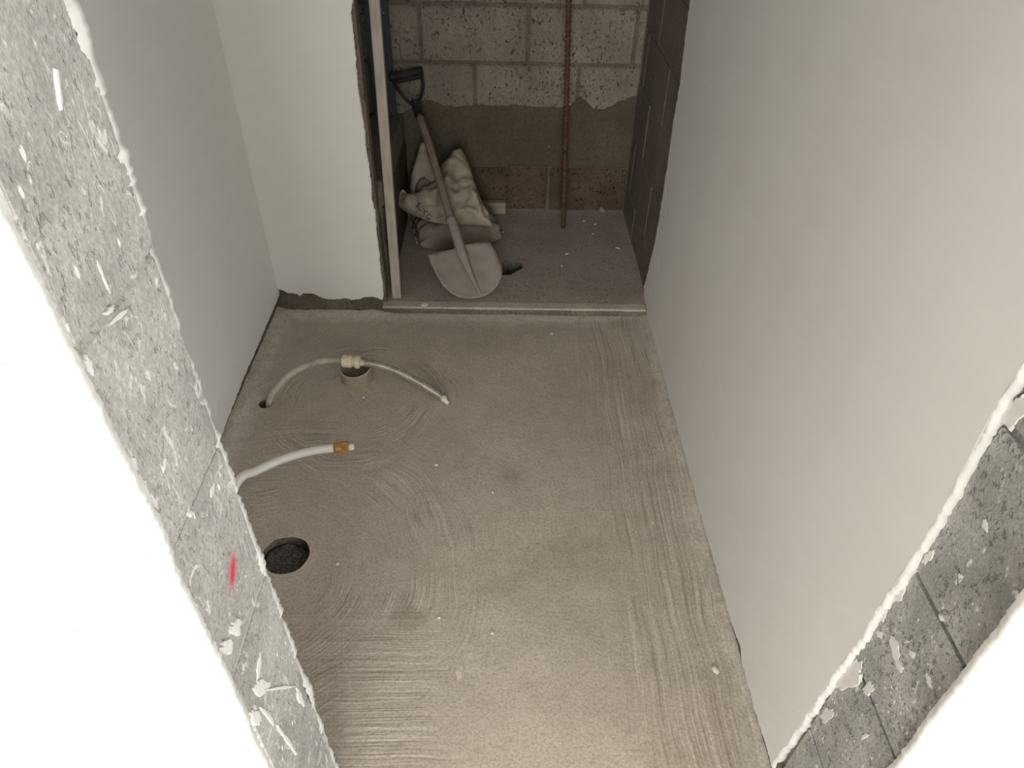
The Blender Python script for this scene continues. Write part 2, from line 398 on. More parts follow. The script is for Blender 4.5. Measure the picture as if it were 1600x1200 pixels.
DR = hit(447, 868, 'z', 0); PS = Vector((-0.444, 1.719, 0)); H2 = hit(415, 631, 'z', 0)
def mat_screed():
    t = NT('brushed_cement_screed'); p = t.pos()
    sx = t.n('ShaderNodeSeparateXYZ'); t.put(sx.inputs[0], p); X, Y = sx.outputs[0], sx.outputs[1]
    warp = t.math('MULTIPLY', t.math('SUBTRACT', t.noise(p, 3.5, 2), .5), .09)
    def comb(a, b, c=0.0):
        nd = t.n('ShaderNodeCombineXYZ'); t.put(nd.inputs[0], a); t.put(nd.inputs[1], b); t.put(nd.inputs[2], c); return nd.outputs[0]
    def polar(cx, cy, k, kt, seed):
        dx = t.math('SUBTRACT', X, cx); dy = t.math('SUBTRACT', Y, cy)
        r = t.math('SQRT', t.math('ADD', t.math('MULTIPLY', dx, dx), t.math('MULTIPLY', dy, dy)))
        rr = t.math('ADD', r, warp); th = t.math('ARCTAN2', dy, dx)
        return t.noise(comb(t.math('MULTIPLY', rr, k), t.math('MULTIPLY', th, kt), seed), 1.0, 3, .6), r
    s1, r1 = polar(DR.x-.04, DR.y-.06, 190, 1.6, 3.1)
    s2, r2 = polar(PS.x+.03, PS.y-.10, 190, 1.9, 7.7)
    vx = t.math('ADD', X, t.math('MULTIPLY', warp, .5))
    s3 = t.noise(comb(t.math('MULTIPLY', vx, 170), t.math('MULTIPLY', Y, 3.0), 1.2), 1.0, 3, .6)
    s4 = t.noise(comb(t.math('MULTIPLY', X, 3.5), t.math('MULTIPLY', t.math('ADD', Y, t.math('MULTIPLY', warp, .25)), 200), 4.4), 1.0, 3, .6)
    patch = t.rng(t.noise(p, 4.2, 2), .42, .6)
    m1 = t.math('MULTIPLY', t.math('MULTIPLY', t.rng(r1, .10, .2), t.rng(r1, .62, .45)), t.rng(patch, 0, 1, .35, 1))
    m2 = t.math('MULTIPLY', t.math('MULTIPLY', t.rng(r2, .36, .24), t.rng(r2, .10, .15)), t.rng(t.noise(t.vmath('ADD', p, (1.3, .2, 0)), 5, 2), .42, .58))
    m3 = t.math('MULTIPLY', t.rng(X, .12, .4), .8)
    m4 = t.math('MULTIPLY', t.math('MULTIPLY', t.rng(Y, .98, .82), t.rng(X, .05, -.25)), t.rng(t.noise(t.vmath('ADD', p, (.7, 2.2, 0)), 5, 2), .35, .6, .3, .85))
    st = t.math('MULTIPLY', t.math('SUBTRACT', s3, .5), m3)
    def over(a, s, m):
        nd = t.n('ShaderNodeMix', data_type='FLOAT'); t.put(nd.inputs[0], m); t.put(nd.inputs[2], a); t.put(nd.inputs[3], t.math('SUBTRACT', s, .5))
        return nd.outputs[0]
    st = over(st, s1, m1); st = over(st, s2, m2); st = over(st, s4, m4)
    base = t.mix(t.rng(t.noise(p, 2.2, 4), .3, .72), srgb(178, 167, 152), srgb(194, 183, 168))
    base = t.mix(t.rng(t.noise(p, 8, 5), .45, .8, 0, .3), base, srgb(150, 136, 118))
    base = t.mix(t.rng(t.noise(t.vmath('ADD', p, (5, 3, 0)), 26, 5, .7), .35, .7, 0, .35), base, srgb(208, 197, 182))
    col = t.mix(t.rng(st, .02, .13, 0, .62), base, srgb(220, 211, 198))
    col = t.mix(t.rng(st, -.02, -.13, 0, .5), col, srgb(134, 122, 108))
    # pale dried slurry along the walls
    en = t.math('MULTIPLY', t.math('SUBTRACT', t.noise(p, 18, 4), .5), .06)
    ed = t.math('MINIMUM', t.math('MINIMUM', t.math('SUBTRACT', XR, X), t.math('SUBTRACT', X, XL)), t.math('SUBTRACT', YS-.02, Y))
    ed = t.math('ADD', t.math('ADD', ed, en), t.rng(X, XR-.15, XR-.08, 0, .035))
    fr = t.math('MULTIPLY', t.rng(ed, .085, .02), t.rng(t.noise(p, 30, 4, .65), .3, .6, .25, .8))
    col = t.mix(fr, col, srgb(226, 219, 208))
    # damp darker patches and pale spots that keep their own shape
    for px, py, ru, rv, k, c in ((640, 965, .06, .05, .4, (112, 96, 80)), (800, 745, .06, .05, .35, (120, 102, 82)), (880, 640, .25, .2, .25, (150, 134, 112)),
                                 (722, 1050, .008, .02, .8, (200, 190, 172)), (1019, 817, .005, .011, .8, (205, 206, 196)), (886, 860, .10, .12, .25, (150, 134, 112))):
        q = hit(px, py, 'z', 0)
        m = t.ellipse(t.vmath('ADD', p, comb(en, en)), q, (1, 0, 0), (0, 1, 0), ru, rv, .8)
        col = t.mix(t.math('MULTIPLY', m, k), col, srgb(*[min(255, int(q*1.12)) for q in c]))
    v = t.voro(p, 11); sp = t.math('MULTIPLY', t.rng(v.outputs['Distance'], .03, .018), t.rng(t.noise(p, 6, 1), .58, .64))
    col = t.mix(sp, col, srgb(205, 198, 186))
    grain = t.noise(p, 170, 4, .7)
    col = t.mix(t.rng(grain, .32, .62, .4, 0), col, srgb(105, 95, 83))
    lump = t.noise(p, 55, 4, .65)
    h = t.math('ADD', t.math('ADD', t.math('MULTIPLY', st, 1.3), t.math('MULTIPLY', grain, .35)), t.math('ADD', t.math('MULTIPLY', lump, .9), t.math('MULTIPLY', t.noise(p, 10, 3), .8)))
    return t.done(col, t.rng(t.noise(p, 12, 3), .3, .7, .48, .62), h, .5, .0035, spec=.4)
M_screed = mat_screed()
M_nfloor = mat_concrete('niche_cement_floor', srgb(164, 152, 142), srgb(178, 165, 155), pit=.35, pale=.6, bump=.35, sc=.8)
M_sill = mat_concrete('sill_cement', srgb(176, 167, 154), srgb(198, 189, 175), pit=.3, pale=.3, bump=.4)
M_outfloor = mat_concrete('outer_cement_floor', srgb(165, 158, 148), srgb(180, 173, 163), pit=.2, pale=.2, bump=.3)

# ------------------------------------------------------------------ floors
def wob(x, y, s, seed=0): return mnoise.noise(Vector((x*s, y*s, seed)))
def ring(c, rx, ry, n=28, wobble=0.0, seed=0.0):
    return [(c[0]+rx*math.cos(a)*(1+wobble*mnoise.noise(Vector((math.cos(a)*2, math.sin(a)*2, seed)))),
             c[1]+ry*math.sin(a)*(1+wobble*mnoise.noise(Vector((math.cos(a)*2, math.sin(a)*2, seed))))) for a in [2*math.pi*i/n for i in range(n)]]
drain_hole = ring(DR, .056, .054, 32, .05, 1.0)
pipe_hole = ring(PS, .046, .046, 28)
small_hole = ring(H2, .021, .019, 18, .15, 4.0)
fl_out = resample([(XL-.012, YJ1-.01), (XR+.012, YJ1-.01), (XR+.012, YS+.03), (XL-.012, YS+.03)], .02, True)
P, T = cdt(fl_out, [drain_hole, pipe_hole, small_hole], .02)
def floor_z(x, y):
    z = .0022*wob(x, y, 6)+.0012*wob(x, y, 17)
    d = min(x-XL, XR-x); z += .010*math.exp(-max(d, 0)/.016)*(1+.5*wob(x, y, 25, 3))
    z += .004*math.exp(-max(YS-.04-y, 0)/.02)*(1+.6*wob(x, y, 25, 5))*(1 if x < XN+.02 else 0)
    r = math.hypot(x-PS.x, y-PS.y); z += .007*math.exp(-((r-.055)/.02)**2)*(1+.6*wob(x, y, 30, 7))
    r = math.hypot(x-DR.x, y-DR.y); z += .003*math.exp(-((r-.065)/.012)**2)*(1+.9*wob(x, y, 40, 7))
    return z
V = [(x, y, floor_z(x, y)) for x, y in P]; F = list(T)
# inner walls of the holes
LIN = []
def lining(hl, c, shrink, depth, zf, parent):
    n = len(hl); V = [(q[0], q[1], zf(*q)) for q in hl]+[(c.x+(q[0]-c.x)*(1.06 if k else 1), c.y+(q[1]-c.y)*(1.06 if k else 1), zf(*q)-.012) for k in (0, 1) for q in hl][n:]
    V += [(c.x+(q[0]-c.x)*shrink, c.y+(q[1]-c.y)*shrink, -depth) for q in hl]
    F = [(j*n+i, j*n+(i+1) % n, (j+1)*n+(i+1) % n, (j+1)*n+i) for j in (0, 1) for i in range(n)]+[tuple(2*n+i for i in range(n))]
    return autosmooth(mobj('hole_lining', V, F, M_hole, parent), 60)
for hl, depth, shrink in ((drain_hole, .16, .97), (pipe_hole, .16, 1.0), (small_hole, .12, .9)):
    c = Vector((sum(q[0] for q in hl)/len(hl), sum(q[1] for q in hl)/len(hl)))
    LIN.append((hl, c, shrink, depth))
floor = mobj('floor', V, F, M_screed, smooth=False); autosmooth(floor, 50)
for a_ in LIN: lining(*a_, floor_z, floor)
tag(floor, 'grey brown cement screed floor with swirled brush marks', None, None, 'structure')
tag(boxes('floor_threshold', [((-2.4, -3.0, -.12), (2.4, YJ1-.01, -.004))], M_outfloor), 'bare cement floor of the room outside the doorway', None, None, 'structure')

nh = [hit(px, py, 'z', ZF) for px, py in ((781, 412), (789, 408), (797, 409), (807, 409), (816, 412), (816, 419), (806, 424), (799, 429), (790, 430), (782, 428), (779, 420))]
nhole = rough_edge([(q.x, q.y) for q in nh]+[(nh[0].x, nh[0].y)], .004, .008, 3.3)[:-1]
nf_out = resample([(XL, YS+.0), (XR+.02, YS+.0), (XR+.02, YB+.012), (XL, YB+.012)], .03, True)
P, T = cdt(nf_out, [nhole], .03)
nz = lambda x, y: ZF+.0015*wob(x, y, 9)+.005*math.exp(-max(XR-.005-x, 0)/.01)+.004*math.exp(-max(YB-y, 0)/.012)
V = [(x, y, nz(x, y)) for x, y in P]; F = list(T); n = len(nhole)
c = Vector((sum(q[0] for q in nhole)/n, sum(q[1] for q in nhole)/n))
nfl = autosmooth(mobj('floor_niche', V, F, M_nfloor), 50)
lining(nhole, c, .9, .2, nz, nfl)
tag(nfl, 'dusty cement floor of the unlit niche with a broken hole', None, None, 'structure')

# raised kerb between room and niche: pale top strip over a darker riser
kerb = tag(boxes('trim_1', [((XN-.006, YS-.0285, -.02), (XR+.006, YS+.006, .0245))], M_sub), 'low cement kerb dividing the bathroom floor from the niche', None, None, 'structure')
def kerb_cap():
    n = 60; V = []; F = []
    for i in range(n+1):
        x = XN-.008+(XR-.004-XN+.008)*i/n
        j = .0016*wob(x, 0, 40); z1 = .0295+.0012*wob(x, 1, 30)
        V += [(x, YS-.0295+j, .022), (x, YS-.0305+j, z1-.003), (x, YS-.028+j, z1), (x, YS+.004, z1+.002), (x, YS+.004, .022)]
    for i in range(n):
        for k in range(4): F.append((i*5+k, i*5+k+1, i*5+5+k+1, i*5+5+k))
    F += [(0, 1, 2, 3, 4), tuple(n*5+k for k in (4, 3, 2, 1, 0))]
    return mobj('kerb_cap', V, F, M_sill, kerb)
kerb_cap()

# ------------------------------------------------------------------ walls
def yz(px, py, x): q = hit(px, py, 'x', x); return (q.y, q.z)
def xz(px, py, y): q = hit(px, py, 'y', y); return (q.x, q.z)
# right wall: substrate, plaster coat, blocks of the niche, blocks of the door jamb
wr = tag(boxes('wall_right', [((XR+.014, YJ1-.006, -.12), (XR+.20, YB+.2, CEIL))], M_sidemortar), 'right bathroom wall plastered off white up to the niche', None, None, 'structure')
far = [yz(*q, XR) for q in ((1078, 0), (1069, 70), (1062, 132), (1052, 190), (1044, 250), (1033, 320), (1023, 380), (1012, 425), (1006, 448), (1006, 474))]
far[-1] = (far[-1][0], .012)
near = [yz(*q, XR) for q in ((1600, 578), (1562, 640), (1530, 702), (1482, 790), (1446, 850), (1411, 903), (1378, 950), (1340, 1012), (1300, 1068), (1270, 1112), (1240, 1152), (1208, 1198))]
bottom = [(2.10, .010), (1.9, .012), (1.5, .011), (1.12, .013), (.86, .020), (.8, .034), (.76, .020), (.62, .024)]
near_top = (near[0][0], CEIL); far_top = (far[0][0], CEIL)
sheet('plaster_coat', [([near_top, near[0]], 0), (near+[(near[-1][0], .03)], .0045), ([(near[-1][0], .03)]+bottom[::-1]+[far[-1]], .004),
                       (far[::-1], .004), ([far[0], far_top, near_top], 0)], 'x', XR, XR+.0145, M_plaster, wr, inset=.004, rim=M_white)
# dark exposed cement along the foot of the wall
boxes('skirting_gap', [((XR+.006, YJ1, -.02), (XR+.0142, YS+.06, .06))], M_sub, wr)
zc = [-.04, .165, .365, .572, .763, .962, 1.16, 1.36, 1.56, 1.76, 1.96, 2.16, 2.36]
for i in range(len(zc)-1):
    ys = [2.155, 2.346, 2.745, YB+.01] if i % 2 == 1 else [2.155, 2.58, YB+.01]
    if i == 3: ys = [2.155, 2.346, 2.762, YB+.01]
    for a, b in zip(ys[:-1], ys[1:]):
        block(wr, (XR+.009, a+.003, max(zc[i], 0)+.003), (XR+.1, b-.003, zc[i+1]-.003), M_side, .003, axis=0, jit=.0008)
# front wall, both sides of the doorway
wfl = tag(boxes('wall_front_left', [((-2.4, YJ2+.012, -.12), (XJ-.012, YJ1-.010, CEIL))], M_mortar), 'pale front wall left of the doorway with a raw block jamb', None, None, 'structure')
wfr = tag(boxes('wall_front_right', [((XR+.017, YJ2+.012, -.12), (2.4, YJ1-.006, CEIL))], M_mortarR), 'pale front wall right of the doorway with a raw block jamb', None, None, 'structure')
tag(boxes('wall_front_lintel', [((XJ-.006, YJ2, 2.12), (XR+.017, YJ1, CEIL))], M_plaster), 'wall above the doorway', None, None, 'structure')
def fx(z):
    t_ = ((-.1, -.285), (.05, -.2865), (.3, -.2905), (.6, -.293), (.9, -.2965), (1.1, -.296), (1.3, -.2925), (3, -.2925))
    for (a, b), (c, d) in zip(t_[:-1], t_[1:]):
        if z <= c: return b+(d-b)*(z-a)/(c-a)+.0015
    return -.2925
zj = [-.10, .0, .215, .345, .66, .892, 1.122, 1.35, 1.575, 1.80, 2.025, 2.12]
for a, b in zip(zj[:-1], zj[1:]):
    f_ = fx((a+b)/2)
    block(wfl, (f_-.38, YJ2+.011, a+.0035), (f_, YJ1-.009, b-.0035), M_jambL, .0025, axis=0, jit=.0005)
    block(wfl, (f_-.30, YJ2+.012, b-.005), (fx(b)-.0025, YJ1-.010, b+.005), M_mortar, .001, name='mortar_joint', axis=0, jit=.0003)
zk = [-.10, .0, .225, .452, .676, .93, 1.15, 1.375, 1.6, 1.825, 2.05, 2.12]
for a, b in zip(zk[:-1], zk[1:]):
    block(wfr, (XR+.009, YJ2+.013, a+.005), (XR+.38, YJ1-.004, b-.005), M_jambR, .003, axis=0, jit=.0004)
oe = [xz(*q, YJ2) for q in ((0, 345), (22, 390), (48, 438), (78, 500), (108, 560), (132, 612), (158, 662), (186, 716), (212, 766), (236, 812), (254, 852), (272, 902), (306, 968), (340, 1036), (372, 1104), (398, 1168), (416, 1200))]
x0 = sum(q[0] for q in oe)/len(oe)
sheet('plaster_coat', [([(-2.4, CEIL), (-2.4, -.004), (x0, -.004)], 0), ([(x0, -.004)]+oe[::-1], .0019), ([oe[0], (x0, 1.6), (x0, CEIL), (-2.4, CEIL)], 0)], 'y', YJ2, YJ2+.0125, M_plaster_out, wfl, inset=.003, lip=.0035, rim=M_rim)
ie = [xz(*q, YJ1) for q in ((122, 0), (146, 62), (160, 105), (176, 165), (200, 240), (207, 262), (232, 345), (243, 388), (262, 448), (288, 525), (318, 612), (344, 690), (362, 722), (380, 782), (410, 862), (424, 905), (446, 968), (478, 1052), (492, 1098), (515, 1160), (530, 1200))]
x1 = sum(q[0] for q in ie)/len(ie)
sheet('plaster_coat', [([(XL-.012, CEIL), (XL-.012, .0), (x1, .0)], 0), ([(x1, .0)]+ie[::-1], .0045), ([ie[0], (x1, 1.5), (x1, CEIL), (XL-.012, CEIL)], 0)], 'y', YJ1, YJ1-.018, M_plaster, wfl, inset=.0035, lip=.002, rim=M_white)
re = [xz(*q, YJ2) for q in ((1600, 950), (1566, 996), (1530, 1038), (1500, 1078), (1470, 1112), (1440, 1155), (1405, 1200))]
xr = sum(q[0] for q in re)/len(re)
sheet('plaster_coat', [([(2.4, CEIL), (2.4, -.004), (xr, -.004)], 0), ([(xr, -.004)]+re[::-1], .0022), ([re[0], (xr, 1.3), (xr, CEIL), (2.4, CEIL)], 0)], 'y', YJ2, YJ2+.0125, M_plaster_white, wfr, inset=.0045, lip=.003, rim=M_white)
# splashes of white plaster stuck to the two jambs
def splash(parent, px, py, wd, ln, ang, x, s):
    V = []; n = 26; c = hit(px, py, 'x', x); ca, sa = math.cos(math.radians(ang)), math.sin(math.radians(ang))
    hgt = .0006; pts = []
    for k in range(n):
        a = 2*math.pi*k/n; r = 1+.55*mnoise.noise(Vector((math.cos(a)*1.6, math.sin(a)*1.6, px*.37)))+.35*mnoise.noise(Vector((math.cos(a)*5, math.sin(a)*5, py*.37)))
        u, v = wd/2*r*math.cos(a), ln/2*r*math.sin(a)
        q = hit(px+u*ca-v*sa, py+u*sa+v*ca, 'x', x); pts.append(q)
    for q in pts: V.append((x-s*.003, q.y, q.z))
    for q in pts: m = c+(q-c)*.9; V.append((x+s*hgt*.7, m.y, m.z))
    for q in pts: m = c+(q-c)*.5; V.append((x+s*hgt, m.y, m.z))
    F = []
    for j in range(2):
        for k in range(n): F.append((j*n+k, j*n+(k+1) % n, (j+1)*n+(k+1) % n, (j+1)*n+k))
    F.append(tuple(2*n+k for k in range(n))); F.append(tuple(range(n)))
    return mobj('plaster_splash', V, F, M_white, parent)
for a in ((1397, 1011, 14, 42, -14), (1405, 1040, 11, 22, -25), (1425, 1022, 9, 12, -20), (1539, 820, 8, 21, -12), (1593, 937, 9, 26, -18), (1374, 991, 8, 14, -20),
          (1451, 1063, 6, 26, -18), (1404, 928, 16, 34, 20), (1381, 957, 12, 30, 18), (1358, 1076, 16, 20, 30), (1326, 1056, 34, 60, 38), (1352, 1150, 6, 14, 60),
          (1585, 640, 30, 64, 25), (1292, 1118, 16, 30, 38), (1450, 870, 10, 24, 35), (1555, 1000, 5, 14, -20), (1470, 965, 5, 12, -20), (1500, 900, 5, 9, -20)):
    splash(wfr, *a, XR+.0080, -1)
for a in ((205, 729, 20, 34, -14), (220, 756, 18, 26, -14), (233, 783, 20, 30, -16), (250, 828, 13, 24, -18), (370, 983, 15, 26, 8), (355, 1010, 16, 26, 8), (410, 1074, 24, 26, -20), (405, 1040, 5, 46, 6),
          (332, 767, 5, 22, 8), (257, 727, 4, 20, 8), (440, 1075, 52, 5, -8), (420, 1120, 6, 34, -38), (400, 1120, 14, 30, -25), (448, 1155, 5, 50, -35), (93, 140, 5, 62, -8), (160, 430, 5, 60, -22),
          (185, 495, 40, 7, -42), (140, 570, 8, 34, -20), (172, 485, 7, 16, 30), (470, 1090, 7, 26, -20), (150, 620, 9, 18, -20), (180, 690, 8, 16, -20)):
    splash(wfl, *a, fx(hit(a[0], a[1], 'x', XJ).z)+.0012, 1)

# left wall, running on behind the corner wall into the niche
wl = tag(boxes('wall_left', [((XL-.2, YJ1-.01, -.12), (XL-.010, YB+.2, CEIL))], M_sub), 'left bathroom wall plastered grey white above a dark cement foot', None, None, 'structure')
lb = [yz(*q, XL) for q in ((438, 458), (430, 478), (415, 512), (398, 552), (375, 606), (346, 682))]
lb = [(a, max(z, .012)) for a, z in lb]
sheet('plaster_coat', [([(YS+.01, CEIL), (YS+.01, lb[0][1])], 0), ([(YS+.01, lb[0][1])]+lb+[(1.1, .03), (YJ1-.005, .03)], .004), ([(YJ1-.005, .03), (YJ1-.005, CEIL), (YS+.01, CEIL)], 0)], 'x', XL, XL-.0105, M_plaster, wl)
# corner wall that faces the doorway, left of the niche
ws = tag(boxes('wall_corner', [((XL-.011, YS+.010, -.12), (XN-.003, YS+.085, CEIL))], M_sub), 'short pale wall beside the niche with a chipped plaster edge', None, None, 'structure')
rbt = [xz(*q, YS) for q in ((551, 0), (548, 20), (551, 52), (556, 90), (558, 122), (561, 150), (565, 178), (570, 206), (571, 228), (575, 252), (580, 288), (581, 312), (586, 330), (588, 362), (592, 395), (596, 430), (599, 458), (598, 468))]
bot = [xz(*q, YS) for q in ((598, 468), (595, 473), (591, 466), (582, 464), (568, 465), (560, 469), (554, 473), (548, 471), (540, 466), (528, 468), (515, 469), (500, 464), (488, 459), (474, 459), (469, 464), (464, 460), (450, 458), (438, 452))]
sheet('plaster_coat', [([(rbt[0][0], CEIL), rbt[0]], 0), (rbt, .0022), (bot+[(XL-.01, bot[-1][1])], .0022), ([(XL-.01, bot[-1][1]), (XL-.01, CEIL), (rbt[0][0], CEIL)], 0)], 'y', YS, YS+.0105, M_plaster, ws, inset=.0035, lip=.002)
boxes('cement_reveal', [((XN-.014, YS+.009, 0), (XN+.003, YS+.04, CEIL))], M_sub, ws)

V = []; F = []; n = 90
for i in range(n+1):
    x = XL-.008+(XN+.004-XL+.008)*i/n; nf_ = wob(x, 0, 40, 1); ng_ = wob(x, 0, 110, 2)
    yf = YS-.020-.004*nf_-.003*ng_
    V += [(x, YS+.012, .055), (x, YS+.004+.002*ng_, .050+.006*nf_), (x, YS-.006+.003*ng_, .022+.006*wob(x, 3, 60)), (x, yf, .004), (x, yf-.002, -.02), (x, YS+.012, -.02)]
for i in range(n):
    for k in range(5): F.append((i*6+k, i*6+k+1, i*6+7+k, i*6+6+k))
F += [(0, 1, 2, 3, 4, 5), tuple(n*6+k for k in (5, 4, 3, 2, 1, 0))]
mobj('cement_fillet', V, F, M_sub, ws)
# back wall of the niche
wb = tag(boxes('wall_back', [((XL-.1, YB+.004, -.12), (XR+.2, YB+.2, CEIL))], M_backmortar), 'dark back wall of pitted concrete blocks in the niche', None, None, 'structure')
for i in range(13):
    z0 = ZF+.2*i; z1 = min(z0+.2, CEIL)
    if z1-z0 < .05: break
    off = 0.094 if i % 2 == 1 else -.106
    if i in (0,): off = .2
    x = off-1.2
    while x < XR+.02:
        a, b = max(x, XL), min(x+.4, XR+.012)
        if b-a > .03:
            block(wb, (a+.005, YB, z0+.006), (b-.005, YB+.09, z1-.005), M_low if i == 0 else M_back, .005, axis=1, jit=.002)
        x += .4
ct = [xz(*q, YB-.004) for q in ((628, 178), (648, 166), (662, 157), (676, 157), (688, 163), (700, 167), (722, 166), (745, 163), (770, 166), (800, 164), (830, 167), (862, 168), (888, 169), (896, 160), (906, 153), (916, 158), (926, 170), (944, 171), (955, 166), (966, 160), (978, 155), (990, 150))]
sheet('render_coat', [([(XR+.006, ct[-1][1]), (XR+.006, .235), (XL+.02, .235)], 0), ([(XL+.02, .235), (XL+.02, ct[0][1]), ct[0]], 0), (ct+[(XR+.006, ct[-1][1])], .003)], 'y', YB-.004, YB+.004, M_render, wb, inset=.003, lip=.002)
# thin ridge of squeezed mortar under the render
tube('mortar_ridge', [(x/50, YB-.0025+.001*wob(x, 0, .7), .232+.002*wob(x, 2, .6)) for x in range(-19, 27)], .003, M_render, wb, 6)
# low block wall on the left of the niche
wlow = tag(boxes('wall_low', [((-.515, YS+.086, 0), (-.397, YB, .436))], M_backmortar), 'low dark block wall along the left side of the niche', None, None, 'structure')
for z0, z1, ys in ((.03, .15, [YS+.086, 2.36, 2.76, YB]), (.15, .345, [YS+.086, 2.5, YB]), (.345, .44, [YS+.086, 2.3, 2.7, YB])):
    for a, b in zip(ys[:-1], ys[1:]):
        block(wlow, (-.516, a+.003, z0+.003), (-.389, b-.003, z1-.003), M_low if z0 < .3 else M_side, .006, axis=0, jit=.001)

# rooms' lids and the outer room with its balcony opening
tag(boxes('ceiling', [((-2.4, -3.0, CEIL), (2.4, YB+.2, CEIL+.1))], M_plaster), 'plain plastered ceiling', None, None, 'structure')
tag(boxes('wall_outer_left', [((-2.5, -3.0, -.12), (-2.4, YJ1, CEIL))], M_plaster), 'left wall of the outer room', None, None, 'structure')
tag(boxes('wall_outer_right', [((2.4, -3.0, -.12), (2.5, -2.85, CEIL)), ((2.4, -.55, -.12), (2.5, YJ1, CEIL)), ((2.4, -2.85, 2.4), (2.5, -.55, CEIL))], M_plaster), 'right wall of the outer room around a balcony opening', None, None, 'structure')
tag(boxes('wall_outer_rear', [((-2.5, -3.1, -.12), (-1.25, -3.0, CEIL)), ((.65, -3.1, -.12), (2.5, -3.0, CEIL)), ((-1.25, -3.1, 2.3), (.65, -3.0, CEIL)), ((-1.25, -3.1, -.12), (.65, -3.0, .6))], M_plaster), 'rear wall of the outer room around its window', None, None, 'structure')

# ------------------------------------------------------------------ object materials
M_wood = plain('dusty_wood', srgb(134, 121, 107), .75, var=.2, sc=14, stretch=(1, 1, 1))
M_steel = plain('cement_dusted_steel', srgb(150, 140, 132), .7, var=.12, sc=18, metal=0)
M_black = plain('black_plastic', srgb(38, 36, 38), .45, var=.3, sc=25, dark=srgb(66, 62, 60))
M_bar = plain('brushed_aluminium', srgb(182, 174, 161), .5, metal=.25, var=.14, sc=10, stretch=(8, 8, .6))
M_blue = plain('blue_grey_metal', srgb(82, 87, 90), .4, metal=.35, var=.15, sc=12)
M_pex = plain('white_plastic_pipe', srgb(226, 223, 216), .35, var=.05, sc=20, spec=.5)
M_pexd = plain('dirty_plastic_pipe', srgb(196, 186, 172), .6, var=.22, sc=26)
M_cream = plain('cream_plastic_fitting', srgb(226, 214, 190), .5, var=.12, sc=40)
M_chrome = plain('stainless_braid', srgb(196, 188, 174), .32, metal=.6, var=.3, sc=22, stretch=(1, 1, 1))
M_brass = plain('brass', srgb(200, 158, 98), .35, metal=.6, var=.2, sc=50)
M_pvc = plain('weathered_pvc', srgb(158, 146, 126), .6, var=.2, sc=22)
M_pvcrim = plain('pvc_cut_rim', srgb(196, 184, 160), .6, var=.1, sc=22)
M_rust = plain('rusted_steel', srgb(92, 70, 53), .9, var=.35, sc=60, dark=srgb(66, 48, 38))
M_offcut = plain('pale_wood_offcut', srgb(176, 164, 146), .8, var=.2, sc=16, stretch=(.4, 3, 3))
M_foam = plain('black_gritty_plug', srgb(96, 91, 86), .95, var=.5, sc=170, bump=.8, dark=srgb(46, 43, 40))
M_crumb = plain('plaster_crumb', srgb(214, 208, 196), .85, var=.12, sc=40)
M_powder = plain('cement_powder', srgb(130, 116, 110), .95, var=.1, sc=40)
M_ink = plain('faded_ink', srgb(62, 56, 52), .8, var=.1, sc=40)
def mat_bag(name, c1, c2, red=None):
    t = NT(name); p = t.pos(True)
    col = t.mix(t.rng(t.noise(p, 9, 4), .35, .68), c1, c2)
    col = t.mix(t.rng(t.noise(t.vmath('ADD', p, (3, 1, 2)), 13, 3), .55, .72, 0, .5), col, srgb(110, 112, 92))
    if red:
        col = t.mix(t.math('MULTIPLY', t.rng(t.vmath('DISTANCE', p, red), .045, .02), t.rng(t.noise(p, 60, 2), .42, .55)), col, srgb(150, 60, 62))
    h = t.math('ADD', t.noise(p, 32, 4, .6, .6), t.math('MULTIPLY', t.noise(p, 260, 1), .12))
    return t.done(col, .8, h, .45, .008, spec=.25)

# ------------------------------------------------------------------ lower cement bag
cu = Vector((.966, .24, 0)).normalized(); cv = Vector((-cu.y, cu.x, 0))
bc = Vector((-.185, 2.615, ZF))
def sack(label, c, hu, hv, hh, mat):
    root = empty('cement_bag', c, label, 'bag', 'cement bags in the niche')
    n, m = 44, 34; V = []; F = []; idx = {}
    for side in (0, 1):
        for i in range(n+1):
            for j in range(m+1):
                s, t = -1+2*i/n, -1+2*j/m
                if side and (i in (0, n) or j in (0, m)): idx[(1, i, j)] = idx[(0, i, j)]; continue
                k = max(0, 1-abs(s)**3.2)**.5*max(0, 1-abs(t)**3.2)**.5
                pinch = 1-.06*(1-abs(t)**2)*(abs(s)**6)
                x = s*hu*pinch*(1-.05*t*t*abs(s)); y = t*hv*(1-.05*abs(t)**5*(1-s*s))
                wr_ = .008-abs(mnoise.noise(Vector((x*13, y*17, 3.5))))*.02-abs(mnoise.noise(Vector((x*30+2, y*22, 6.5))))*.009+mnoise.noise(Vector((x*22, y*22, 1.5)))*.004+mnoise.noise(Vector((x*60, y*34, 4)))*.0035
                end = abs(s)**4
                wr_ += end*.02*mnoise.noise(Vector((s*2, t*7, 9)))+end*.011*math.sin(t*16+s)
                seam = .035+.012*end
                z = seam+(hh-seam)*k+wr_*min(1, k*2+.3) if side == 0 else max(.001, seam*(1-k*1.5)+.002)
                idx[(side, i, j)] = len(V); V.append(c+cu*x+cv*y+Vector((0, 0, max(z, .001))))
        for i in range(n):
            for j in range(m): F.append(tuple(idx[(side, a, b)] for a, b in ((i, j), (i+1, j), (i+1, j+1), (i, j+1))))
    body = mobj('sack', V, F, mat, root, smooth=True)
    # stitched end closures
    for s in (-1, 1):
        pts = [c+cu*(s*hu*(.995+.012*math.sin(k*1.3)))+cv*(hv*(-.8+1.6*k/10))+Vector((0, 0, .045+.008*math.sin(k*2.1+s))) for k in range(11)]
        tube('end_seam', catmull(pts, 4), .004, mat, root, 8)
    return root
